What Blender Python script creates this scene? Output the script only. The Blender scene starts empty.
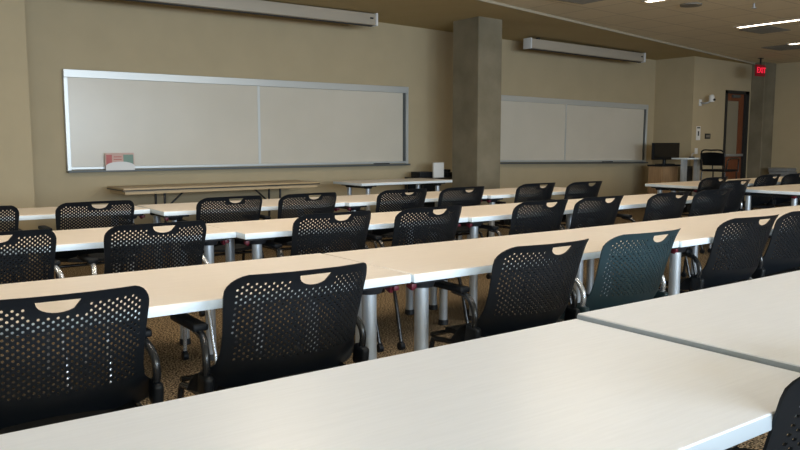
import bpy, bmesh, math, random
from mathutils import Vector, Matrix, Euler
from mathutils.geometry import delaunay_2d_cdt
random.seed(7)
R = math.radians
sc = bpy.context.scene
COL = sc.collection

# ------------------------------------------------------------------ camera
cam = bpy.data.cameras.new('camera'); cam.sensor_width = 36; cam.lens = 761.5/800*36
camo = bpy.data.objects.new('camera', cam); COL.objects.link(camo)
camo.location = (0, 0, 1.24)
camo.rotation_euler = (R(90-6.2), 0, R(-36.0))
cam.clip_start = .05
sc.camera = camo
# ------------------------------------------------------------------ light, exposure
sc.view_settings.view_transform = 'Standard'; sc.view_settings.look = 'None'
sc.view_settings.gamma = 1; sc.view_settings.exposure = 0.0
sc.view_settings.use_curve_mapping = False
W = bpy.data.worlds.new('world'); sc.world = W; W.use_nodes = True
bgn = W.node_tree.nodes['Background']; bgn.inputs[0].default_value = (.75, .86, 1, 1); bgn.inputs[1].default_value = .3
def area(name, loc, rot, sx, sy, power, col):
    l = bpy.data.lights.new(name, 'AREA'); l.shape = 'RECTANGLE'; l.size = sx; l.size_y = sy
    l.energy = power; l.color = col
    o = bpy.data.objects.new(name, l); o.location = loc; o.rotation_euler = rot; COL.objects.link(o)
    return o
# daylight through the windows in the wall behind the camera (lamps stand outside, in the openings)
WIN = [(-2.6, 1.9), (0.4, 1.9), (3.4, 1.9), (6.4, 1.9), (9.4, 1.9)]
for i, (wx, ww) in enumerate(WIN):
    area('window_daylight', (wx+ww/2+.25, -5.12, 1.80), (R(90), 0, 0), 2.3, 1.7, [310, 330, 300, 90, 10][i], (.76, .89, 1.0))
# ceiling lamps in view, then unseen ones added to brighten the table tops
LAMPS = [(8.05, 4.75, 5.95), (10.6, 5.05, 6.25), (12.75, 5.4, 6.6)]
LAMPS_ADDED = [(-.6, 3.9, 5.1), (2.3, 3.9, 5.1), (5.2, 3.9, 5.1), (1.2, 1.9, 3.1), (4.2, 1.9, 3.1)]

# ------------------------------------------------------------------ materials
def mat(name, col, rough=.5, metal=0, spec=.5, emit=None, es=1):
    m = bpy.data.materials.new(name); m.use_nodes = True
    b = m.node_tree.nodes['Principled BSDF']
    b.inputs['Base Color'].default_value = (*col, 1); b.inputs['Roughness'].default_value = rough
    b.inputs['Metallic'].default_value = metal; b.inputs['Specular IOR Level'].default_value = spec
    if emit:
        b.inputs['Emission Color'].default_value = (*emit, 1); b.inputs['Emission Strength'].default_value = es
    return m
def noisy(name, c1, c2, scale, rough=.6, stretch=(1,1,1), bump=0, detail=4, lo=.35, hi=.65, spec=.5, metal=0):
    m = mat(name, c1, rough, metal, spec); nt = m.node_tree; N = nt.nodes; L = nt.links
    b = N['Principled BSDF']
    tc = N.new('ShaderNodeTexCoord'); mp = N.new('ShaderNodeMapping'); mp.inputs['Scale'].default_value = stretch
    no = N.new('ShaderNodeTexNoise'); no.inputs['Scale'].default_value = scale; no.inputs['Detail'].default_value = detail
    rp = N.new('ShaderNodeValToRGB')
    rp.color_ramp.elements[0].position = lo; rp.color_ramp.elements[0].color = (*c1, 1)
    rp.color_ramp.elements[1].position = hi; rp.color_ramp.elements[1].color = (*c2, 1)
    L.new(tc.outputs['Object'], mp.inputs[0]); L.new(mp.outputs[0], no.inputs['Vector'])
    L.new(no.outputs['Fac'], rp.inputs[0]); L.new(rp.outputs[0], b.inputs['Base Color'])
    if bump:
        bp = N.new('ShaderNodeBump'); bp.inputs['Strength'].default_value = bump; bp.inputs['Distance'].default_value = .01
        L.new(no.outputs['Fac'], bp.inputs['Height']); L.new(bp.outputs[0], b.inputs['Normal'])
    return m
M = {}
M['wall'] = noisy('wall_paint', (.435, .36, .232), (.455, .375, .242), 3, .8, bump=.02)
M['concrete'] = noisy('concrete', (.15, .13, .085), (.23, .20, .14), 2.6, .8, bump=.15, detail=9, lo=.3, hi=.7)
M['soffit'] = noisy('soffit_paint', (.44, .34, .165), (.46, .36, .18), 2, .85)
M['carpet'] = noisy('carpet', (.025, .018, .011), (.42, .31, .19), 95, .95, bump=.6, detail=2, lo=.44, hi=.60, spec=.1)
M['top'] = noisy('maple_laminate', (.82, .735, .655), (.86, .775, .69), 9, .34, stretch=(1, 14, 1), detail=5)
M['paletop'] = noisy('pale_laminate', (.71, .74, .80), (.74, .77, .83), 9, .34, stretch=(1, 14, 1), detail=5)  # maple laminate made paler and cooler, window light put into the colour
M['edge'] = mat('white_edge_band', (.75, .84, .91), .35)
M['greyedge'] = mat('grey_edge_band', (.34, .39, .44), .45)  # edge band darkened, shade on the foreground edges put into the colour
M['silver'] = mat('brushed_silver', (.55, .60, .66), .35, .55)
M['shade_silver'] = mat('satin_steel', (.42, .43, .44), .4, .6)
M['black'] = mat('black_plastic', (.006, .008, .011), .45, spec=.3)
M['seat'] = mat('black_seat', (.005, .006, .008), .6, spec=.25)
M['teal'] = mat('slate_teal_plastic', (.020, .042, .052), .45, spec=.35)
M['tube'] = mat('black_gloss_tube', (.014, .015, .017), .22)
M['chrome'] = mat('silver_tube', (.62, .66, .72), .25, .75)
M['bracket'] = mat('black_bracket', (.012, .014, .018), .5)
M['red'] = mat('maroon_lever', (.11, .006, .018), .45)
M['board'] = noisy('whiteboard', (.58, .545, .47), (.62, .58, .505), 1.2, .25)
M['alu'] = mat('aluminium_frame', (.60, .63, .64), .38, .45)
M['darkalu'] = mat('dark_track', (.10, .11, .11), .5, .3)
M['screen_case'] = mat('screen_housing', (.42, .37, .30), .5)
M['slot'] = mat('dark_slot', (.03, .03, .03), .8)
M['folding'] = noisy('folding_top', (.47, .345, .19), (.52, .39, .22), 6, .45, stretch=(1, 8, 1))
M['foldedge'] = mat('tan_apron', (.52, .39, .23), .5)
M['blacksteel'] = mat('black_steel', (.012, .012, .013), .4)
M['white'] = mat('white_plastic', (.72, .73, .74), .5)
M['paper'] = mat('white_paper', (.75, .74, .72), .8)
M['pink'] = mat('pink_print', (.50, .16, .16), .7)
M['pinkpale'] = mat('pale_pink_print', (.60, .42, .37), .7)
M['green'] = mat('green_print', (.20, .31, .27), .7)
M['marker'] = mat('dark_green_marker', (.02, .06, .045), .4)
M['wood'] = noisy('cabinet_wood', (.33, .20, .10), (.42, .265, .14), 5, .5, stretch=(8, 8, 1))
M['door'] = noisy('door_wood', (.15, .045, .018), (.20, .065, .026), 4, .4, stretch=(10, 10, 1))
M['frame'] = mat('dark_door_frame', (.018, .020, .021), .5)
M['grille'] = mat('vent_grille', (.20, .185, .155), .6)
M['monitor'] = mat('monitor_screen', (.006, .006, .007), .15)
M['exitred'] = mat('exit_letters', (.9, .02, .05), .5, emit=(1, .02, .06), es=.9)
M['exitbody'] = mat('exit_body', (.10, .006, .012), .5, emit=(.6, .005, .02), es=.10)
M['lamp'] = mat('lamp_diffuser', (.9, .88, .8), .5, emit=(1.0, .90, .72), es=9.0)
M['grey'] = mat('grey_crate', (.22, .23, .24), .6)
def glass():
    m = bpy.data.materials.new('frosted_glass'); m.use_nodes = True
    b = m.node_tree.nodes['Principled BSDF']; b.inputs['Base Color'].default_value = (.33, .29, .21, 1)
    b.inputs['Roughness'].default_value = .2; b.inputs['Transmission Weight'].default_value = .25
    return m
M['doorglass'] = glass()
def tiles():
    m = mat('ceiling_tile', (.5, .46, .36), .9); nt = m.node_tree; N = nt.nodes; L = nt.links
    tc = N.new('ShaderNodeTexCoord'); br = N.new('ShaderNodeTexBrick')
    br.offset = 0; br.inputs['Scale'].default_value = 1; br.inputs['Brick Width'].default_value = .61; br.inputs['Row Height'].default_value = .61
    br.inputs['Mortar Size'].default_value = .012; br.inputs['Mortar Smooth'].default_value = .3
    br.inputs['Color1'].default_value = (.76, .66, .48, 1); br.inputs['Color2'].default_value = (.73, .635, .46, 1)
    br.inputs['Mortar'].default_value = (.56, .48, .35, 1)
    L.new(tc.outputs['Object'], br.inputs['Vector']); L.new(br.outputs['Color'], N['Principled BSDF'].inputs['Base Color'])
    return m
M['tile'] = tiles()

# ------------------------------------------------------------------ mesh helpers
class MB:
    def __init__(s): s.bm = bmesh.new()
    def box(s, x0, x1, y0, y1, z0, z1, bev=0, seg=2, rot=None, mi=0):
        r = bmesh.ops.create_cube(s.bm, size=1)
        vs = r['verts']
        bmesh.ops.scale(s.bm, vec=(x1-x0, y1-y0, z1-z0), verts=vs)
        if bev:
            es = list({e for v in vs for e in v.link_edges})
            rr = bmesh.ops.bevel(s.bm, geom=es, offset=bev, segments=seg, affect='EDGES', profile=.6)
            vs = list({v for f in rr['faces'] for v in f.verts} | {v for v in vs if v.is_valid})
            seen = set(vs); st = list(vs)
            while st:
                v = st.pop()
                for e in v.link_edges:
                    w = e.other_vert(v)
                    if w not in seen: seen.add(w); st.append(w)
            vs = list(seen)
        if rot: bmesh.ops.rotate(s.bm, cent=(0, 0, 0), matrix=Euler(rot).to_matrix(), verts=vs)
        bmesh.ops.translate(s.bm, vec=((x0+x1)/2, (y0+y1)/2, (z0+z1)/2), verts=vs)
        if mi:
            for f in {f for v in vs for f in v.link_faces}: f.material_index = mi
        return s
    def cyl(s, p0, p1, r, r2=None, n=16):
        p0, p1 = Vector(p0), Vector(p1); d = p1-p0
        m = Matrix.Translation((p0+p1)/2) @ d.to_track_quat('Z', 'Y').to_matrix().to_4x4()
        bmesh.ops.create_cone(s.bm, cap_ends=True, segments=n, radius1=r, radius2=r if r2 is None else r2, depth=d.length, matrix=m)
        return s
    def ball(s, c, r, n=12):
        bmesh.ops.create_uvsphere(s.bm, u_segments=n, v_segments=n//2+2, radius=r, matrix=Matrix.Translation(c)); return s
    def tube(s, pts, r, n=10, smooth=6):
        P = [Vector(p) for p in pts]
        if smooth and len(P) > 2:
            Q = []
            PP = [P[0]*2-P[1]] + P + [P[-1]*2-P[-2]]
            for i in range(1, len(PP)-2):
                a, b, c, d = PP[i-1:i+3]
                for k in range(smooth):
                    t = k/smooth
                    Q.append(.5*((2*b)+(c-a)*t+(2*a-5*b+4*c-d)*t*t+(3*b-a-3*c+d)*t**3))
            Q.append(P[-1]); P = Q
        rings = []; up = None
        for i, p in enumerate(P):
            t = (P[min(i+1, len(P)-1)]-P[max(i-1, 0)]).normalized()
            if up is None:
                up = t.orthogonal().normalized()
            up = (up - t*up.dot(t)).normalized(); w = t.cross(up)
            rings.append([s.bm.verts.new(p+(up*math.cos(a)+w*math.sin(a))*r) for a in [2*math.pi*k/n for k in range(n)]])
        for a, b in zip(rings, rings[1:]):
            for k in range(n): s.bm.faces.new((a[k], a[(k+1) % n], b[(k+1) % n], b[k]))
        s.bm.faces.new(rings[0][::-1]); s.bm.faces.new(rings[-1]); return s
    def prism(s, pts, z0, z1):
        a = [s.bm.verts.new((x, y, z0)) for x, y in pts]; b = [s.bm.verts.new((x, y, z1)) for x, y in pts]
        s.bm.faces.new(a[::-1]); s.bm.faces.new(b); n = len(pts)
        for k in range(n): s.bm.faces.new((a[k], a[(k+1) % n], b[(k+1) % n], b[k]))
        return s
    def mesh(s, name, m, smooth=True):
        bmesh.ops.recalc_face_normals(s.bm, faces=s.bm.faces)
        me = bpy.data.meshes.new(name); s.bm.to_mesh(me); s.bm.free()
        for mm in (m if isinstance(m, (list, tuple)) else [m]): me.materials.append(mm)
        if smooth:
            for p in me.polygons: p.use_smooth = True
            me.set_sharp_from_angle(angle=R(38))
        return me
    def build(s, name, m, parent=None, smooth=True):
        return link(name, s.mesh(name, m, smooth), parent)
def link(name, me, parent=None):
    o = bpy.data.objects.new(name, me); COL.objects.link(o)
    if parent: o.parent = parent
    return o
def tag(o, label, cat, group=None, kind=None):
    o['label'] = label; o['category'] = cat
    if group: o['group'] = group
    if kind: o['kind'] = kind
    return o
def thing(name, label, cat, loc=(0, 0, 0), rz=0, group=None):
    o = bpy.data.objects.new(name, None); o.empty_display_size = .1; COL.objects.link(o)
    o.location = loc; o.rotation_euler = (0, 0, rz)
    return tag(o, label, cat, group)
def struct(name, mb, m, parent=None, smooth=False):
    o = mb.build(name, m, parent, smooth)
    if not parent: o['kind'] = 'structure'
    return o
def copy_tree(o, parent=None):
    c = o.copy(); COL.objects.link(c); c.parent = parent
    for ch in KIDS.get(o.name, []): copy_tree(bpy.data.objects[ch], c)
    return c
KIDS = {}
def register(root):
    for ch in [x for x in bpy.data.objects if x.parent == root]:
        KIDS.setdefault(root.name, []).append(ch.name); register(ch)

# ------------------------------------------------------------------ the room
YW, YD, XN, XR, YB, XL = 9.25, 8.41, 12.865, 15.25, -5.0, -3.2
def zs(x): return 2.96 if x < 6.33 else 2.96-.0205*(x-6.33)
struct('floor', MB().box(XL, XR, YB, YW+.1, -.1, 0), M['carpet'])
struct('wall_front', MB().box(XL, XN, YW, YW+.15, 0, 3.1), M['wall'])
struct('wall_niche', MB().box(XN, XN+.12, YD, YW+.15, 0, 3.1), M['wall'])
# door wall with an opening
DX0, DX1, DH = 13.93, 14.76, 2.25
w = MB().box(XN+.12, DX0, YD, YD+.15, 0, 3.1).box(DX1, XR+.15, YD, YD+.15, 0, 3.1).box(DX0, DX1, YD, YD+.15, DH, 3.1)
struct('wall_entrance', w, M['wall'])
struct('wall_corridor', MB().box(DX0-.5, DX1+.5, YD+1.2, YD+1.3, 0, 2.6), M['wall'])
struct('wall_right', MB().box(XR, XR+.15, YB, YD, 0, 3.1), M['wall'])
struct('wall_pier', MB().box(XL, 1.565, 8.6, YW, 0, 3.1), M['wall'])
struct('wall_left', MB().box(XL-.15, XL, YB, YW, 0, 3.1), M['wall'])
# window wall behind the camera
w = MB().box(XL-.15, XR+.15, YB-.15, YB, 0, .95).box(XL-.15, XR+.15, YB-.15, YB, 2.65, 3.1)
xs = [XL-.15] + [v for (a, b) in WIN for v in (a, a+b+.5)] + [XR+.15]
for a, b in zip(xs[0::2], xs[1::2]): w.box(a, b, YB-.15, YB, .95, 2.65)
struct('wall_back', w, M['wall'])
for i, (a, b) in enumerate(WIN):
    f = MB(); b += .5
    for q in (a, a+b/2-.02, a+b-.04): f.box(q, q+.04, YB-.1, YB-.04, .95, 2.65)
    f.box(a, a+b, YB-.1, YB-.04, .95, .99).box(a, a+b, YB-.1, YB-.04, 2.61, 2.65)
    struct('window_%d' % (i+1), f, M['alu'])
# lowered plaster soffit along the front wall, its edge runs at a slight angle
def edge_y(x): return 7.21+.1437*(x-6.8)
bm = bmesh.new(); S = []
for x in (XL-.15, 6.33, XR+.15):
    row = [(x, edge_y(x), zs(x)), (x, YW+.15, zs(x)), (x, YW+.15, 3.15), (x, edge_y(x), 3.15)]
    S.append([bm.verts.new(p) for p in row])
for a, b in zip(S, S[1:]):
    for k in range(4): bm.faces.new((a[k], a[(k+1) % 4], b[(k+1) % 4], b[k]))
bm.faces.new(S[0][::-1]); bm.faces.new(S[-1])
mb = MB(); mb.bm.free(); mb.bm = bm
struct('ceiling_soffit', mb, M['soffit'])
bm = bmesh.new(); S = []
for x in (XL-.15, 6.33, XR+.15):
    e = edge_y(x)
    row = [(x, e-.02, zs(x)-.002), (x, e+.001, zs(x)-.002), (x, e+.001, zs(x)+.05), (x, e-.02, zs(x)+.05)]
    S.append([bm.verts.new(p) for p in row])
for a, b in zip(S, S[1:]):
    for k in range(4): bm.faces.new((a[k], a[(k+1) % 4], b[(k+1) % 4], b[k]))
bm.faces.new(S[0][::-1]); bm.faces.new(S[-1])
mb = MB(); mb.bm.free(); mb.bm = bm
struct('trim_1', mb, mat('ceiling_trim', (.40, .35, .26), .8))
bm = bmesh.new(); S = []
for x in (XL-.15, 6.33, XR+.15):
    e = edge_y(x)
    S.append([bm.verts.new(p) for p in [(x, YB-.15, zs(x)+.03), (x, e, zs(x)+.03), (x, e, 3.2), (x, YB-.15, 3.2)]])
for a, b in zip(S, S[1:]):
    for k in range(4): bm.faces.new((a[k], a[(k+1) % 4], b[(k+1) % 4], b[k]))
bm.faces.new(S[0][::-1]); bm.faces.new(S[-1])
mb = MB(); mb.bm.free(); mb.bm = bm
struct('ceiling', mb, M['tile'])
struct('column_1', MB().box(7.1, 7.54, 7.94, 8.5, 0, 3.0, bev=.012, seg=1), M['concrete'])
struct('column_2', MB().box(14.83, XR, 8.13, YD, 0, 2.9, bev=.012, seg=1), M['concrete'])
BBM = mat('dark_baseboard', (.03, .028, .025), .6)
struct('baseboard_front', MB().box(1.565, XN, YW-.012, YW, 0, .1), BBM)
struct('baseboard_entrance', MB().box(XN, DX0-.06, YD-.012, YD, 0, .1), BBM)
struct('baseboard_right', MB().box(XR-.012, XR, YB, 8.13, 0, .1), BBM)
# door
f = MB().box(DX0, DX0+.06, YD-.02, YD+.14, 0, DH).box(DX1-.13, DX1, YD-.02, YD+.14, 0, DH).box(DX0, DX1, YD-.02, YD+.14, DH-.06, DH)
d = struct('door_1', f, M['frame'])
lf = MB().box(DX0+.06, DX0+.12, YD+.02, YD+.06, .01, DH-.06).box(DX1-.29, DX1-.13, YD+.02, YD+.06, .01, DH-.06)
lf.box(DX0+.12, DX1-.29, YD+.02, YD+.06, .01, .98).box(DX0+.12, DX1-.29, YD+.02, YD+.06, DH-.2, DH-.06)
lf = lf.build('door_leaf', M['door'], d, False)
MB().box(DX0+.12, DX1-.29, YD+.035, YD+.045, .98, DH-.2).build('glass_pane', M['doorglass'], d, False)
MB().box(DX0+.08, DX1-.15, YD-.03, YD+.02, .96, 1.01, bev=.008).build('push_bar', M['shade_silver'], d)
MB().box(DX0+.25, DX0+.5, YD-.03, YD+.02, DH-.14, DH-.08, bev=.008).build('door_closer', M['darkalu'], d)

# ceiling lamps: linear recessed fixtures
def ceiling_lamp(x, y0, y1, label, grp, power=26, tint=(1.0, .84, .62)):
    z = zs(x)+.03
    t = thing('ceiling_light', label, 'ceiling light', (x, (y0+y1)/2, z), 0, grp)
    L = y1-y0
    MB().box(-.085, -.06, -L/2-.02, L/2+.02, -.014, .0).box(.06, .085, -L/2-.02, L/2+.02, -.014, .0)\
        .box(-.06, .06, -L/2-.02, -L/2, -.014, 0).box(-.06, .06, L/2, L/2+.02, -.014, 0).build('frame', M['screen_case'], t, False)
    MB().box(-.06, .06, -L/2, L/2, -.008, -.001).build('diffuser', M['lamp'], t, False)
    area('lamp_light', (x, (y0+y1)/2, z-.02), (0, 0, 0), .12, L, power, tint)
for (x, a, b), lb in zip(LAMPS, ['lit linear ceiling light nearest the large concrete column, above the centre', 'long lit linear ceiling light left of the exit sign', 'lit linear ceiling light nearest the exit sign, cut by the right edge']):
    ceiling_lamp(x, a, b, lb, 'linear ceiling lights', 9, (1.0, .76, .44))
for i, (x, a, b) in enumerate(LAMPS_ADDED):
    ceiling_lamp(x, a, b, 'lit linear ceiling light ' + ['above the third row of tables, nearest the left wall', 'above the third row of tables, above the left chairs', 'above the third row of tables, before the large column', 'above the second row of tables at the left', 'above the second row of tables at the right'][i], 'linear ceiling lights', [26, 26, 26, 13, 13][i], (1.0, .84, .62) if i < 3 else (1.0, .94, .90))
def vent(x, y, lab, sx=.6, sy=.4):
    z = zs(x)+.03
    t = thing('ceiling_vent', lab, 'ceiling vent', (x, y, z), 0, 'ceiling vents')
    MB().box(-sx/2, sx/2, -sy/2, sy/2, -.012, -.001).build('backing', M['grille'], t, False)
    s = MB()
    for k in range(7): s.box(-sx/2+.03, sx/2-.03, -sy/2+.04+k*(sy-.1)/6, -sy/2+.055+k*(sy-.1)/6, -.018, -.012)
    s.build('louvre', mat('grille_slat', (.26, .24, .2), .6), t, False)
vent(7.3, 6.35, 'grey square ceiling vent in front of the large concrete column', .6, .45)
vent(11.1, 6.12, 'grey ceiling vent beside the long linear light', .62, .45)
vent(13.1, 6.85, 'grey ceiling vent nearest the exit sign', .62, .5)
t = MB().cyl((8.62, 5.72, zs(8.6)+.03), (8.62, 5.72, zs(8.6)+.012), .13, n=28).build('ceiling_speaker', M['grille'])
tag(t, 'round grey ceiling speaker beside the first linear light', 'speaker')
t = MB().cyl((9.15, 5.2, zs(9)+.03), (9.15, 5.2, zs(9)-.02), .012, n=10).cyl((9.15, 5.2, zs(9)-.02), (9.15, 5.2, zs(9)-.03), .03, n=14).build('sprinkler_head', M['shade_silver'])
tag(t, 'small sprinkler head hanging from the tiled ceiling', 'sprinkler')

# ------------------------------------------------------------------ wall things
def whiteboard(x0, x1, z0, z1, xm, roll, label, left_end=True):
    zc = (z0+z1)/2; xc = (x0+x1)/2
    t = thing('whiteboard', label, 'whiteboard', (xc, YW-.001, zc), 0)
    t.rotation_euler = (0, roll, 0)
    a, b, h = x0-xc, x1-xc, (z1-z0)/2
    MB().box(a+.05, b-.05, -.02, 0, -h+.02, h-.02).build('backing_panel', M['shade_silver'], t, False)
    MB().box(a+.03, xm-xc+.02, -.055, -.03, -h+.05, h-.09).build('sliding_panel', M['board'], t, False)
    MB().box(xm-xc, b-.08, -.035, -.021, -h+.05, h-.09).build('fixed_panel', M['board'], t, False)
    MB().box(a, b, -.07, 0, h-.09, h, bev=.004, seg=1).build('top_rail', M['alu'], t)
    MB().box(a, b, -.06, 0, -h+.02, -h+.05, bev=.003, seg=1).build('bottom_rail', M['alu'], t)
    for q in (a, b-.045): MB().box(q, q+.045, -.065, 0, -h, h-.09, bev=.003, seg=1).build('side_rail', M['alu'], t)
    MB().box(b-.085, b-.045, -.05, -.018, -h+.05, h-.09).build('track', M['darkalu'], t, False)
    MB().box(xm-xc-.012, xm-xc+.022, -.06, -.03, -h+.05, h-.09).build('panel_stile', M['alu'], t, False)
    MB().box(a, b, -.11, 0, -h-.012, -h+.004, bev=.003, seg=1).box(a, b, -.115, -.105, -h-.012, -h+.014).build('marker_tray', M['darkalu'], t)
    return t
whiteboard(2.03, 6.83, .91, 2.055, 4.4, 0, 'long white sliding whiteboard left of the large concrete column')
whiteboard(8.3, 12.58, .875, 1.985, 10.27, R(.75), 'two-panel whiteboard right of the large concrete column')
def screen(x0, x1, z0, z1, roll, label, y):
    xc, zc = (x0+x1)/2, (z0+z1)/2; h = (z1-z0)/2; L = (x1-x0)/2
    t = thing('projector_screen', label, 'projector screen', (xc, y, zc), 0); t.rotation_euler = (0, roll, 0)
    MB().box(-L+.03, L-.03, -.17, -.02, -h, h, bev=.015).build('case', M['screen_case'], t)
    for q in (-L+.25, L-.25): MB().box(q-.02, q+.02, -.12, -.06, h-.005, h+.012+.03*(roll > 0)).build('ceiling_bracket', M['slot'], t, False)
    for s in (-1, 1):
        e = MB().box(min(s*L, s*(L-.03)), max(s*L, s*(L-.03)), -.185, -.01, -h-.01, h+.01, bev=.01).build('end_cap', M['white'], t)
    MB().box(-L+.05, L-.05, -.12, -.08, -h-.012, -h+.004).build('slot_bar', M['slot'], t, False)
    MB().box(L-.12, L-.07, -.175, -.168, .0, .02).build('badge', M['bracket'], t, False)
screen(2.0, 5.90, 2.80, 2.95, 0, 'long closed projector screen case above the left whiteboard', 8.80)
screen(8.85, 11.77, 2.70, 2.850, R(.85), 'closed projector screen case above the right whiteboard', 8.86)

ZT = .91
# flyer holder with print, standing in the tray of the left whiteboard
t = thing('flyer_holder', 'pink and green printed card in a white pocket on the left whiteboard tray', 'card', (2.60, 9.15, ZT+.006))
MB().box(-.165, .165, -.004, .006, 0, .2).build('card', M['pinkpale'], t, False)
MB().box(-.155, -.09, -.007, -.003, .06, .18).box(-.07, .02, -.007, -.003, .15, .16).box(-.07, .02, -.007, -.003, .12, .13).box(-.06, .0, -.007, -.003, .07, .1).build('pink_print', M['pink'], t, False)
MB().box(.04, .155, -.007, -.003, .05, .18).build('green_print', M['green'], t, False)
p = [(-.165, 0)] + [(.165*math.cos(a), .045+.055*math.sin(a)) for a in [math.pi*(1-k/14) for k in range(15)]] + [(.165, 0)]
mb = MB().prism(p, -.004, .004); bmesh.ops.rotate(mb.bm, cent=(0,0,0), matrix=Matrix.Rotation(R(90), 3, 'X'), verts=mb.bm.verts)
bmesh.ops.translate(mb.bm, vec=(0, -.014, 0), verts=mb.bm.verts)
mb.build('pocket', M['white'], t, False)
def marker(x, lab, L=.12, z=ZT):
    o = MB().cyl((-L/2, 0, 0), (L/2-.035, 0, 0), .008, n=10).cyl((L/2-.035, 0, 0), (L/2, 0, 0), .0095, n=10).build('marker_pen', M['marker'])
    o.location = (x, 9.16, z+.008); tag(o, lab, 'marker', 'marker pens'); return o
marker(2.93, 'dark marker pen on the left whiteboard tray, nearer the printed card', z=.906)
marker(3.08, 'dark marker pen on the left whiteboard tray, farther from the printed card', z=.906)
def eraser(x, z, lab):
    t = thing('board_eraser', lab, 'eraser', (x, 9.17, z)); 
    MB().box(-.13, .13, -.025, .025, 0, .012, bev=.003).build('felt', M['grille'], t)
    MB().box(-.13, .13, -.025, .025, .012, .035, bev=.006).build('grip', M['black'], t)
eraser(6.33, .904, 'black board eraser at the right end of the left whiteboard tray')
eraser(11.4, .856, 'black board eraser on the right whiteboard tray')

# exit sign hanging under the ceiling
xe, ye, ze = 13.96, 7.75, zs(14)
t = thing('exit_sign', 'red lit EXIT sign hanging under the ceiling by the second column', 'exit sign', (xe, ye, ze))
MB().box(-.15, .15, -.02, .02, -.335, -.125, bev=.006).build('housing', M['exitbody'], t)
MB().box(-.012, .012, -.012, .012, -.127, 0).box(-.05, .05, -.03, .03, -.012, 0).build('mount', M['bracket'], t, False)
cu = bpy.data.curves.new('exit_text', 'FONT'); cu.body = 'EXIT'; cu.size = .15; cu.extrude = .003; cu.align_x = 'CENTER'; cu.align_y = 'CENTER'
to = bpy.data.objects.new('tmp', cu); COL.objects.link(to); bpy.context.view_layer.update()
me = bpy.data.meshes.new_from_object(to); bpy.data.objects.remove(to)
me.transform(Matrix.Translation((0, -.024, -.23)) @ Matrix.Rotation(R(90), 4, 'X')); me.materials.clear(); me.materials.append(M['exitred'])
link('lettering', me, t)

# security camera, notice, switch plate
t = thing('wall_camera', 'white camera on a bracket on the wall left of the door', 'camera', (13.1, YD, 1.98))
MB().box(-.05, .02, -.02, 0, -.06, .06, bev=.006).build('wall_plate', M['white'], t)
MB().tube([(-.01, -.01, 0), (.02, -.1, -.01), (.1, -.16, .03)], .018).build('bracket_arm', M['shade_silver'], t)
MB().cyl((.08, -.18, .01), (.08, -.18, .10), .05, n=18).ball((.08, -.18, .10), .05).build('camera_head', M['white'], t)
MB().cyl((.08, -.225, .05), (.08, -.25, .05), .022, n=14).build('lens', M['black'], t)
t = thing('wall_notice', 'white paper notice with dark marks on the wall beside the niche corner', 'notice', (13.07, YD-.001, 1.41))
MB().box(-.065, .065, -.006, 0, -.13, .13).build('sheet', M['paper'], t, False)
MB().box(-.05, .05, -.008, -.006, .09, .115).box(-.02, .02, -.008, -.006, -.05, .04).build('print', M['bracket'], t, False)
t = thing('room_plaque', 'small dark rectangular plate on the wall left of the door', 'wall plate', (13.38, YD-.001, 1.355))
MB().box(-.09, .09, -.01, 0, -.05, .05, bev=.004).build('plate', M['frame'], t)
MB().box(-.06, .06, -.012, -.01, -.022, .022).build('inset', M['grille'], t, False)
t = MB().box(12.98, 13.07, YD-.008, YD, 1.02, 1.13, bev=.003).build('light_switch', M['white']); tag(t, 'white switch plate on the wall below the paper notice', 'switch')

# ------------------------------------------------------------------ training tables
def table(x0, y0, w, d, label, rz=0, dz=0, red=(True, True), inset=.12, fy=.11, cast=True, m=None):
    t = thing('training_table', label, 'table', (x0, y0, 0), rz, 'white-edged maple training tables')
    Z = .74+dz
    link('tabletop', MB().box(.0015, w-.0015, .0015, d-.0015, Z-.006, Z, bev=.002, seg=1).mesh('tabletop', m or M['top']), t)
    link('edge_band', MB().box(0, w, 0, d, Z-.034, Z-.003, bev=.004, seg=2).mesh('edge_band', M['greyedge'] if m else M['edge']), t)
    for sx in (inset, w-inset):
        s = 1 if sx < w/2 else -1
        for sy in (fy, d-.13):
            lg = MB().cyl((sx, sy, .03), (sx, sy, Z-.06), .029, n=20).build('leg', M['silver'], t)
            MB().cyl((sx, sy, 0), (sx, sy, .035), .036, .033, n=18).build('foot', M['bracket'], lg)
            MB().cyl((sx, sy, Z-.075), (sx, sy, Z-.05), .048, .058, n=18).box(sx-.085, sx+.085, sy-.065, sy+.065, Z-.052, Z-.034, bev=.006).build('bracket', M['bracket'], lg)
        MB().box(sx-.03, sx+.03, .16, d-.16, Z-.075, Z-.034, bev=.005).build('support_beam', M['bracket'], t)
        if (s > 0 and red[0]) or (s < 0 and red[1]):
            MB().box(sx-s*.075-.009, sx-s*.075+.009, .06, .10, Z-.075, Z-.034, bev=.006, rot=(.3, 0, 0)).box(sx-s*.085-.012, sx-s*.085+.012, .045, .075, Z-.068, Z-.048, bev=.005).build('release_lever', M['red'], t)
    MB().box(inset+.05, w-inset-.05, d/2-.02, d/2+.02, Z-.06, Z-.034).build('rail', M['bracket'], t, False)
    return t
# foreground row
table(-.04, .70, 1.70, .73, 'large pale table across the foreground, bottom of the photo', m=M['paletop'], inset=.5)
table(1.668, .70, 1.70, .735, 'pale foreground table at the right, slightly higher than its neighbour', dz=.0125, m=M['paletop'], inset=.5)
# second row
table(.02, 2.295, 1.70, .69, 'long beige table at the left of the second row, cut by the left edge')
table(1.727, 2.285, 1.69, .685, 'beige table in the middle of the second row, behind the chair with the wide gap', rz=R(-.15))
table(3.423, 2.27, 1.69, .70, 'beige table right of centre in the second row, behind the slate teal chair', rz=R(1.1))
table(5.118, 2.315, 1.70, .70, 'beige table at the right end of the second row, cut by the right edge', rz=R(1.2))
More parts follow.
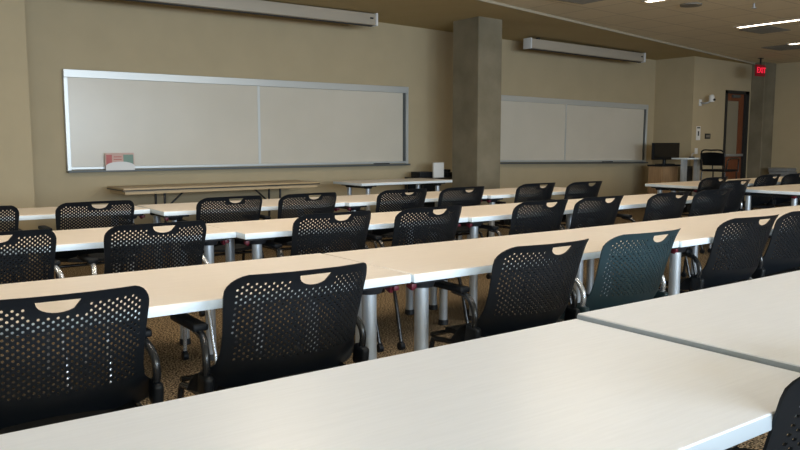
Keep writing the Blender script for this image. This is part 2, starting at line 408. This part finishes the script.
# third row
table(.05, 3.985, 1.705, .66, 'beige table at the left end of the third row, set slightly back')
table(1.757, 3.87, 1.61, .63, 'beige table second from the left in the third row', rz=R(-.5))
table(3.38, 3.83, 1.50, .68, 'beige table third from the left in the third row, before the concrete column', rz=R(1.0))
table(4.89, 3.87, 1.50, .66, 'beige table at the right end of the third row, below the right whiteboard', rz=R(1.5))
# fourth row
table(.14, 5.74, 1.70, .64, 'beige table at the left end of the farthest row, before the wall pier')
table(1.85, 5.465, 1.52, .70, 'beige table of the farthest row in front of the brown folding table', rz=R(-1.5))
table(3.385, 5.38, 1.54, .74, 'beige table of the farthest row in front of the small white-topped table', rz=R(-.6))
table(4.94, 5.33, 1.53, .72, 'beige table of the farthest row in front of the concrete column', rz=R(.4))
# right bank beyond the aisle
table(7.88, 5.02, 1.7, .74, 'beige table across the aisle nearest the wooden lectern cabinet', fy=.42)
table(9.585, 5.02, 1.7, .74, 'beige table across the aisle farther right, nearest the exit column', rz=0)
table(7.82, 3.86, 1.7, .74, 'beige table across the aisle at the right edge, nearest the camera of that bank')
# small white-topped table by the concrete column
table(5.10, 7.82, 1.47, .66, 'small pale table between the brown folding table and the concrete column', rz=R(1), red=(False, False), inset=.17)

# brown folding table
t = thing('folding_table', 'long brown folding table with black legs under the left whiteboard', 'folding table', (2.42, 8.42, 0), R(1.0))
MB().box(0, 2.46, 0, .60, .72, .74, bev=.004).build('tabletop', M['folding'], t)
MB().box(-.003, 2.463, -.003, .603, .708, .721).build('edge_strip', M['blacksteel'], t, False)
MB().box(.02, 2.44, .02, .05, .672, .708).box(.02, 2.44, .55, .58, .672, .708).box(.02, .05, .05, .55, .672, .708).box(2.41, 2.44, .05, .55, .672, .708).build('apron', M['foldedge'], t, False)
for s, x in ((1, .50), (-1, 1.97)):
    for y in (.14, .44): MB().cyl((x, y, 0), (x, y, .70), .014, n=12).build('leg', M['blacksteel'], t)
    MB().cyl((x, .14, .1), (x, .44, .1), .011, n=10).build('leg_rail', M['blacksteel'], t)
    MB().tube([(x, .29, .42), (x+s*.32, .29, .70)], .011).cyl((x, .14, .42), (x, .44, .42), .010).build('brace', M['blacksteel'], t)

# black cart with things beyond the small table, by the column
t = thing('equipment_cart', 'black equipment cart behind the small pale table, beside the concrete column', 'cart', (7.0, 8.92, 0))
for z in (.70, .36, .10): MB().box(-.27, .33, -.22, .22, z, z+.025, bev=.004).build('shelf', M['blacksteel'], t)
for x in (-.26, .32):
    for y in (-.21, .21): 
        lg = MB().box(x-.012, x+.012, y-.012, y+.012, .05, .71).build('leg', M['blacksteel'], t, False); MB().ball((x, y, .03), .03).build('caster', M['tube'], lg)
MB().box(-.24, .3, .18, .19, .12, .70).build('back_panel', M['black'], t, False)
t = MB().box(6.74, 6.98, 8.78, 9.0, .726, .81, bev=.006).build('equipment_box', M['black']); tag(t, 'flat black box at the left of the cart top', 'box', None)
t = MB().box(6.93, 7.12, 8.70, 8.73, .726, .945, bev=.004).build('paper_stand', M['paper']); tag(t, 'upright white paper pad on the black cart', 'paper')
t = MB().box(7.22, 7.33, 8.72, 8.95, .726, .80, bev=.006).box(7.24, 7.30, 8.76, 8.9, .80, .84, bev=.006).build('equipment_box', M['black']); tag(t, 'small black box at the right of the cart top, against the column', 'box', None)

# ------------------------------------------------------------------ stacking chair
def back_mesh(m):
    hw = .238
    def outline():
        pts = []
        # lower edge with an arch, left to right
        pts += [(-.308, .0), (-.27, -.01), (-.20, .0), (-.15, .018), (-.08, .038), (0, .045), (.08, .038), (.15, .018), (.20, .0), (.27, -.01), (.308, .0)]
        pts += [(.310, .045), (.300, .062), (.275, .080), (.256, .10), (.248, .14), (.247, .20), (.252, .27), (.256, .32)]
        cx, cz, r = .257-.07, .395-.07, .07
        for k in range(1, 7):
            a = k/7*math.pi/2; pts.append((cx+r*math.cos(a), cz+r*math.sin(a)))
        for x in (.15, .08, 0, -.08, -.15): pts.append((x, .395+.004*(1-(x/.18)**2)))
        for k in range(6, 0, -1):
            a = k/7*math.pi/2; pts.append((-(cx+r*math.cos(a)), cz+r*math.sin(a)))
        pts += [(-.256, .32), (-.252, .27), (-.247, .20), (-.248, .14), (-.256, .10), (-.275, .080), (-.300, .062), (-.310, .045)]
        return pts
    out = outline()
    slot = [(.054*math.cos(a)*1.0, .378+(.030*math.sin(a))) for a in [math.pi+math.pi*k/12 for k in range(13)]]
    slot = [(-.056, .382)] + slot[1:-1] + [(.056, .382)]
    holes = [slot]
    px, pz = .0235, .0098
    r = 0; z = .118
    while z < .368:
        off = (r % 2)*px/2
        for k in range(-10, 11):
            x = k*px+off
            if abs(x) > .225-.012*(z < .2): continue
            if math.hypot(max(0, abs(x)-.187), max(0, z-.325)) > .045: continue
            if abs(x) < .073 and z > .342-.0*abs(x): continue
            hr = .0043
            holes.append([(x+hr*math.cos(a), z+hr*1.05*math.sin(a)) for a in [math.pi/6+k2*math.pi/3 for k2 in range(6)]])
        z += pz; r += 1
    verts = list(map(Vector, out)); edges = [(i, (i+1) % len(out)) for i in range(len(out))]
    for h in holes:
        b = len(verts); verts += [Vector(p) for p in h]; edges += [(b+i, b+(i+1) % len(h)) for i in range(len(h))]
    # extra points in the solid areas so that they can curve
    for i in range(-9, 10):
        for zz in (.06, .075, .09, .105):
            if abs(i*.0245) < .225: verts.append(Vector((i*.0245, zz)))
        if abs(i*.0245) < .2 and abs(i*.0245) > .06: verts.append(Vector((i*.0245, .384)))
    vs, es, fs, _, _, _ = delaunay_2d_cdt(verts, edges, [], 0, 1e-6)
    def inside(p, poly):
        c = False; j = len(poly)-1
        for i in range(len(poly)):
            if (poly[i][1] > p[1]) != (poly[j][1] > p[1]) and p[0] < (poly[j][0]-poly[i][0])*(p[1]-poly[i][1])/(poly[j][1]-poly[i][1])+poly[i][0]: c = not c
            j = i
        return c
    def P(u, v, t):
        t0 = max(0, v/.395)
        # lean, forward wrap of the sides and forward sweep of the foot into the seat
        y = -.165-.115*t0**1.1 + .104*min(1.15, abs(u)/.255)**2.2*(1.0-.15*t0) + .05*max(0, 1-v/.12)**2
        y -= .012*max(0, (t0-.85)/.15)**2
        return Vector((u, y-t, .447+v*1.02))
    bm = bmesh.new(); TH = .006
    front = [bm.verts.new(P(v.x, v.y, 0)) for v in vs]; back = [bm.verts.new(P(v.x, v.y, TH)) for v in vs]
    cnt = {}
    for f in fs:
        c = sum((vs[i] for i in f), Vector((0, 0)))/len(f)
        if not inside(c, out): continue
        if any(abs(c.x-h[0][0]) < .1 and abs(c.y-h[0][1]) < .06 and inside(c, h) for h in holes): continue
        bm.faces.new([front[i] for i in f]); bm.faces.new([back[i] for i in reversed(f)])
        for a, b in zip(f, list(f[1:])+[f[0]]):
            cnt[(a, b)] = 1
    for (a, b) in list(cnt):
        if (b, a) not in cnt:
            bm.faces.new((front[b], front[a], back[a], back[b]))
    bmesh.ops.delete(bm, geom=[v for v in bm.verts if not v.link_faces], context='VERTS')
    mb = MB(); mb.bm.free(); mb.bm = bm
    return mb.mesh('backrest', m, True)
def seat_mb():
    bm = bmesh.new(); NX, NY = 12, 12; g = []
    for t in (0, 1):
        g.append([[None]*(NX+1) for _ in range(NY+1)])
        for j in range(NY+1):
            for i in range(NX+1):
                u = -1+2*i/NX; v = -1+2*j/NY
                # squircle
                x = u*math.sqrt(1-.28*v*v)*.232*1.0; y = v*math.sqrt(1-.28*u*u)*.225
                z = .452+.012*u*u-.03*max(0, v-.55)**1.5*1.5+.02*max(0, -v-.5)
                if t: z -= .022
                g[t][j][i] = bm.verts.new((x, y, z))
        for j in range(NY):
            for i in range(NX):
                q = [g[t][j][i], g[t][j][i+1], g[t][j+1][i+1], g[t][j+1][i]]
                bm.faces.new(q if not t else q[::-1])
    def side(L0, L1):
        for a, b in zip(range(len(L0)-1), range(1, len(L0))): bm.faces.new((L0[a], L1[a], L1[b], L0[b]))
    side(g[0][0], g[1][0]); side(g[0][NY], g[1][NY])
    side([r[0] for r in g[0]], [r[0] for r in g[1]]); side([r[NX] for r in g[0]], [r[NX] for r in g[1]])
    mb = MB(); mb.bm.free(); mb.bm = bm
    return mb
backs = {'black': back_mesh(M['black']), 'teal': back_mesh(M['teal'])}
def make_chair(shell, frame):
    t = thing('stacking_chair', 'x', 'chair', (0, 0, 0))
    link('backrest', backs[shell], t)
    link('seat', seat_mb().mesh('seat', M['seat']), t)
    fm = M[frame]; tf = M['teal'] if shell == 'teal' else M['black']
    for s in (-1, 1):
        X = .288
        MB().box(s*X-.016, s*X+.016, -.125, -.055, .450, .525, bev=.014, seg=3, rot=(R(8), 0, 0)).build('arm_socket', tf, t)
        arm = MB().tube([(s*X, -.09, .50), (s*(X+.001), -.102, .555), (s*(X-.002), -.088, .60), (s*(X-.012), -.04, .632), (s*(X-.016), .05, .641)], .0125, n=12, smooth=6).build('arm_tube', fm, t)
        MB().box(s*(X-.014)-.026, s*(X-.014)+.026, -.03, .19, .643, .667, bev=.010, seg=3).build('arm_pad', M['seat'], arm)
        for pts in ([(s*(X-.03), -.02, .42), (s*(X-.026), .15, .415), (s*(X-.022), .20, .37), (s*(X-.018), .235, .04)],
                    [(s*(X-.03), .02, .42), (s*(X-.03), -.10, .415), (s*(X-.028), -.16, .37), (s*(X-.02), -.25, .04)]):
            lg = MB().tube(pts, .0115, n=10, smooth=5).build('leg', fm, t)
            e = pts[-1]
            MB().cyl((e[0]-.014, e[1], .024), (e[0]+.014, e[1], .024), .024, n=16).cyl((e[0], e[1], .03), (e[0], e[1], .055), .014, n=12).build('caster', M['black'], lg)
    for y, z in ((.205, .425), (-.12, .413)): MB().tube([(-.262, y, z), (.262, y, z)], .010, smooth=0).build('crossbar', fm, t)
    return t
kinds = {('black', 'tube'): None, ('black', 'chrome'): None, ('teal', 'chrome'): None}
GR = 'perforated stacking chairs'
def chair(x, y, rz, label, shell='black', frame='tube'):
    k = (shell, frame)
    if kinds[k] is None:
        o = kinds[k] = make_chair(shell, frame); register(o)
    else: o = copy_tree(kinds[k])
    o.location = (x, y, 0); o.rotation_euler = (0, 0, R(rz)); o['label'] = label; o['group'] = GR
    return o
# foreground
chair(1.615, .85, 0, 'dark perforated chair at the bottom right corner, cut by the frame')
# second row of tables: the chairs nearest the camera
YB_ = 2.31
CH_B = [(.435, 2.35, -3, 'large black perforated chair cut by the left edge in the nearest row', 'black', 'tube'),
 (1.153, 2.31, 0, 'large black perforated chair left of centre in the nearest row', 'black', 'tube'),
 (2.24, 2.29, 0, 'black perforated chair right of centre in the nearest row, left of the slate teal chair', 'black', 'tube'),
 (2.875, 2.29, 0, 'slate teal perforated chair with a silver arm in the nearest row', 'teal', 'chrome'),
 (3.93, 2.39, -2, 'black perforated chair immediately right of the slate teal chair', 'black', 'tube'),
 (4.56, 2.42, 0, 'black perforated chair at the right edge of the nearest row, cut by the frame', 'black', 'tube')]
CH_C = [(.52, 3.97, 0, 'black perforated chair at the left edge in the second row of chairs', 'black', 'chrome'),
 (1.235, 3.93, 0, 'black perforated chair with a silver arm, second from the left in the second chair row', 'black', 'chrome'),
 (2.235, 3.90, 0, 'black perforated chair third from the left in the second chair row', 'black', 'tube'),
 (2.90, 3.86, 0, 'black perforated chair fourth from the left in the second chair row', 'black', 'tube'),
 (3.85, 3.83, 0, 'black perforated chair fifth from the left in the second chair row, before the column', 'black', 'tube'),
 (4.47, 3.84, 0, 'black perforated chair sixth from the left in the second chair row', 'black', 'tube'),
 (5.29, 3.82, 0, 'black perforated chair second from the right in the second chair row', 'black', 'tube'),
 (5.93, 3.84, 0, 'black perforated chair at the right end of the second chair row, by the aisle', 'black', 'tube')]
CH_D = [(.62, 5.50, 0, 'black perforated chair at the left edge of the farthest chair row', 'black', 'tube'),
 (1.35, 5.52, 0, 'black perforated chair below the printed card in the farthest chair row', 'black', 'tube'),
 (2.27, 5.42, 0, 'black perforated chair before the middle of the brown folding table', 'black', 'tube'),
 (2.91, 5.40, 0, 'black perforated chair before the right end of the brown folding table', 'black', 'tube'),
 (3.80, 5.37, 0, 'black perforated chair before the small pale table in the farthest row', 'black', 'tube'),
 (4.42, 5.32, 0, 'black perforated chair before the left face of the concrete column', 'black', 'tube'),
 (5.41, 5.38, 0, 'black perforated chair just right of the concrete column in the farthest row', 'black', 'tube'),
 (6.03, 5.31, 0, 'black perforated chair at the right end of the farthest chair row', 'black', 'tube')]
CH_R = [(7.98, 5.10, 0, 'black perforated chair at the left end of the far table across the aisle', 'black', 'tube'),
 (7.57, 4.60, 0, 'black perforated chair beside the aisle table corner, second in the far right group', 'black', 'chrome'),
 (9.13, 5.09, 0, 'black perforated chair third in the far right group, below the second column', 'black', 'tube'),
 (9.76, 5.09, 0, 'black perforated chair farthest right in the far right group', 'black', 'tube')]
for c in CH_B+CH_C+CH_D+CH_R: chair(*c)

# ------------------------------------------------------------------ lectern corner
t = thing('lectern_cabinet', 'light wooden cabinet with a black top below the monitor', 'cabinet', (12.02, 8.44, 0))
MB().box(0, .50, 0, .28, .05, .80).build('body', M['wood'], t, False)
MB().box(.03, .47, .03, .25, 0, .05).build('plinth', M['black'], t, False)
MB().box(-.02, .56, -.03, .30, .80, .83, bev=.005).build('top', M['black'], t)
MB().box(.02, .48, -.012, 0, .08, .78).build('door', M['wood'], t, False)
t = thing('monitor', 'black flat monitor on a stand on top of the wooden cabinet', 'monitor', (12.30, 8.56, .83), R(-4))
MB().box(-.36, .36, -.02, .03, .09, .40, bev=.006).build('housing', M['black'], t)
MB().box(-.345, .345, -.024, -.018, .105, .385).build('screen', M['monitor'], t, False)
MB().cyl((0, .03, 0), (0, .03, .2), .03).build('neck', M['black'], t)
MB().box(-.17, .17, -.08, .10, 0, .015, bev=.004).build('stand_base', M['black'], t)
t = thing('standing_table', 'narrow raised table with a white top and silver legs right of the monitor', 'table', (12.1, 7.98, 0))
MB().box(0, .74, 0, .32, .935, .960, bev=.004).build('tabletop', M['edge'], t)
for x in (.13, .53): MB().box(x-.05, x+.05, .11, .18, .02, .935, bev=.004).build('leg', M['silver'], t)
for x in (.13, .53): MB().box(x-.04, x+.04, .0, .3, 0, .03, bev=.004).build('foot', M['silver'], t)
t = thing('equipment_rack', 'black equipment box behind the silver legs of the raised table', 'rack', (12.60, 8.33, 0))
MB().box(-.02, .22, 0, .06, .0, .80, bev=.004).build('body', M['black'], t)
MB().box(-.01, .21, -.008, .0, .1, .76).build('front_panel', M['slot'], t, False)
t = thing('desk_microphone', 'small dark gadget standing on the raised table', 'gadget', (12.45, 8.12, .960))
MB().cyl((0, 0, 0), (0, 0, .02), .05, n=16).build('base', M['bracket'], t)
MB().tube([(0, 0, .02), (.0, -.01, .06), (.03, -.03, .09)], .008).build('stem', M['shade_silver'], t)

# tall stool chair
t = thing('drafting_chair', 'tall black chair with arms beside the raised table', 'chair', (12.66, 7.70, 0), R(-88))
MB().box(-.22, .22, -.2, .22, .72, .76, bev=.015).build('seat', M['seat'], t)
bm = bmesh.new(); g = []
for j in range(9):
    row = []
    for k in range(9):
        u = -1+k/4; v = j/8
        row.append(bm.verts.new((u*.205, -.235-.05*v+.035*u*u, .83+.235*v-.02*u*u*v)))
    g.append(row)
for j in range(8):
    for k in range(8): bm.faces.new((g[j][k], g[j][k+1], g[j+1][k+1], g[j+1][k]))
bmesh.ops.solidify(bm, geom=bm.faces[:], thickness=.012)
mb = MB(); mb.bm.free(); mb.bm = bm
mb.build('backrest', M['black'], t)
MB().tube([(-.21, -.2, .72), (-.215, -.22, .85), (-.20, -.25, 1.08), (0, -.29, 1.10), (.20, -.25, 1.08), (.215, -.22, .85), (.21, -.2, .72)], .014, n=8, smooth=4).build('back_frame', M['tube'], t)
for s in (-1, 1):
    a = MB().tube([(s*.24, -.2, .74), (s*.26, -.18, .92), (s*.26, -.08, .95), (s*.26, .16, .95), (s*.25, .2, .90), (s*.24, .2, .72)], .012, n=8, smooth=4).build('arm_tube', M['tube'], t)
    MB().tube([(s*.22, .19, .71), (s*.24, .24, 0.01)], .012, smooth=0).build('leg', M['tube'], t)
    MB().tube([(s*.22, -.19, .71), (s*.24, -.26, 0.01)], .012, smooth=0).build('leg', M['tube'], t)
MB().tube([(-.235, .22, .3), (.235, .22, .3)], .010, smooth=0).build('footrest', M['tube'], t)

# low cupboard at the right wall with a stack of grey trays
t = thing('storage_shelf', 'dark low shelf by the right wall carrying grey trays', 'shelf', (14.55, 7.0, 0))
for z in (.52, .10): MB().box(0, .55, 0, .9, z, z+.03, bev=.004).build('shelf_board', M['blacksteel'], t)
for x in (.01, .54):
    for y in (.01, .89): MB().box(x-.01, x+.01, y-.01, y+.01, 0, .52).build('leg', M['blacksteel'], t, False)
for k, (dx, lb) in enumerate([(0, 'grey plastic tray at the bottom of the stack by the right wall'), (.02, 'grey plastic tray in the middle of the stack by the right wall'), (-.01, 'grey plastic tray on top of the stack by the right wall')]):
    t = thing('tray', lb, 'tray', (14.80+dx, 7.66, .551+k*.066), 0, 'stacked grey trays')
    MB().box(-.17, .17, -.19, .19, 0, .05, bev=.01).build('body', M['grey'], t)
    MB().box(-.18, .18, -.20, .20, .05, .062, bev=.004).build('rim', M['shade_silver'], t)
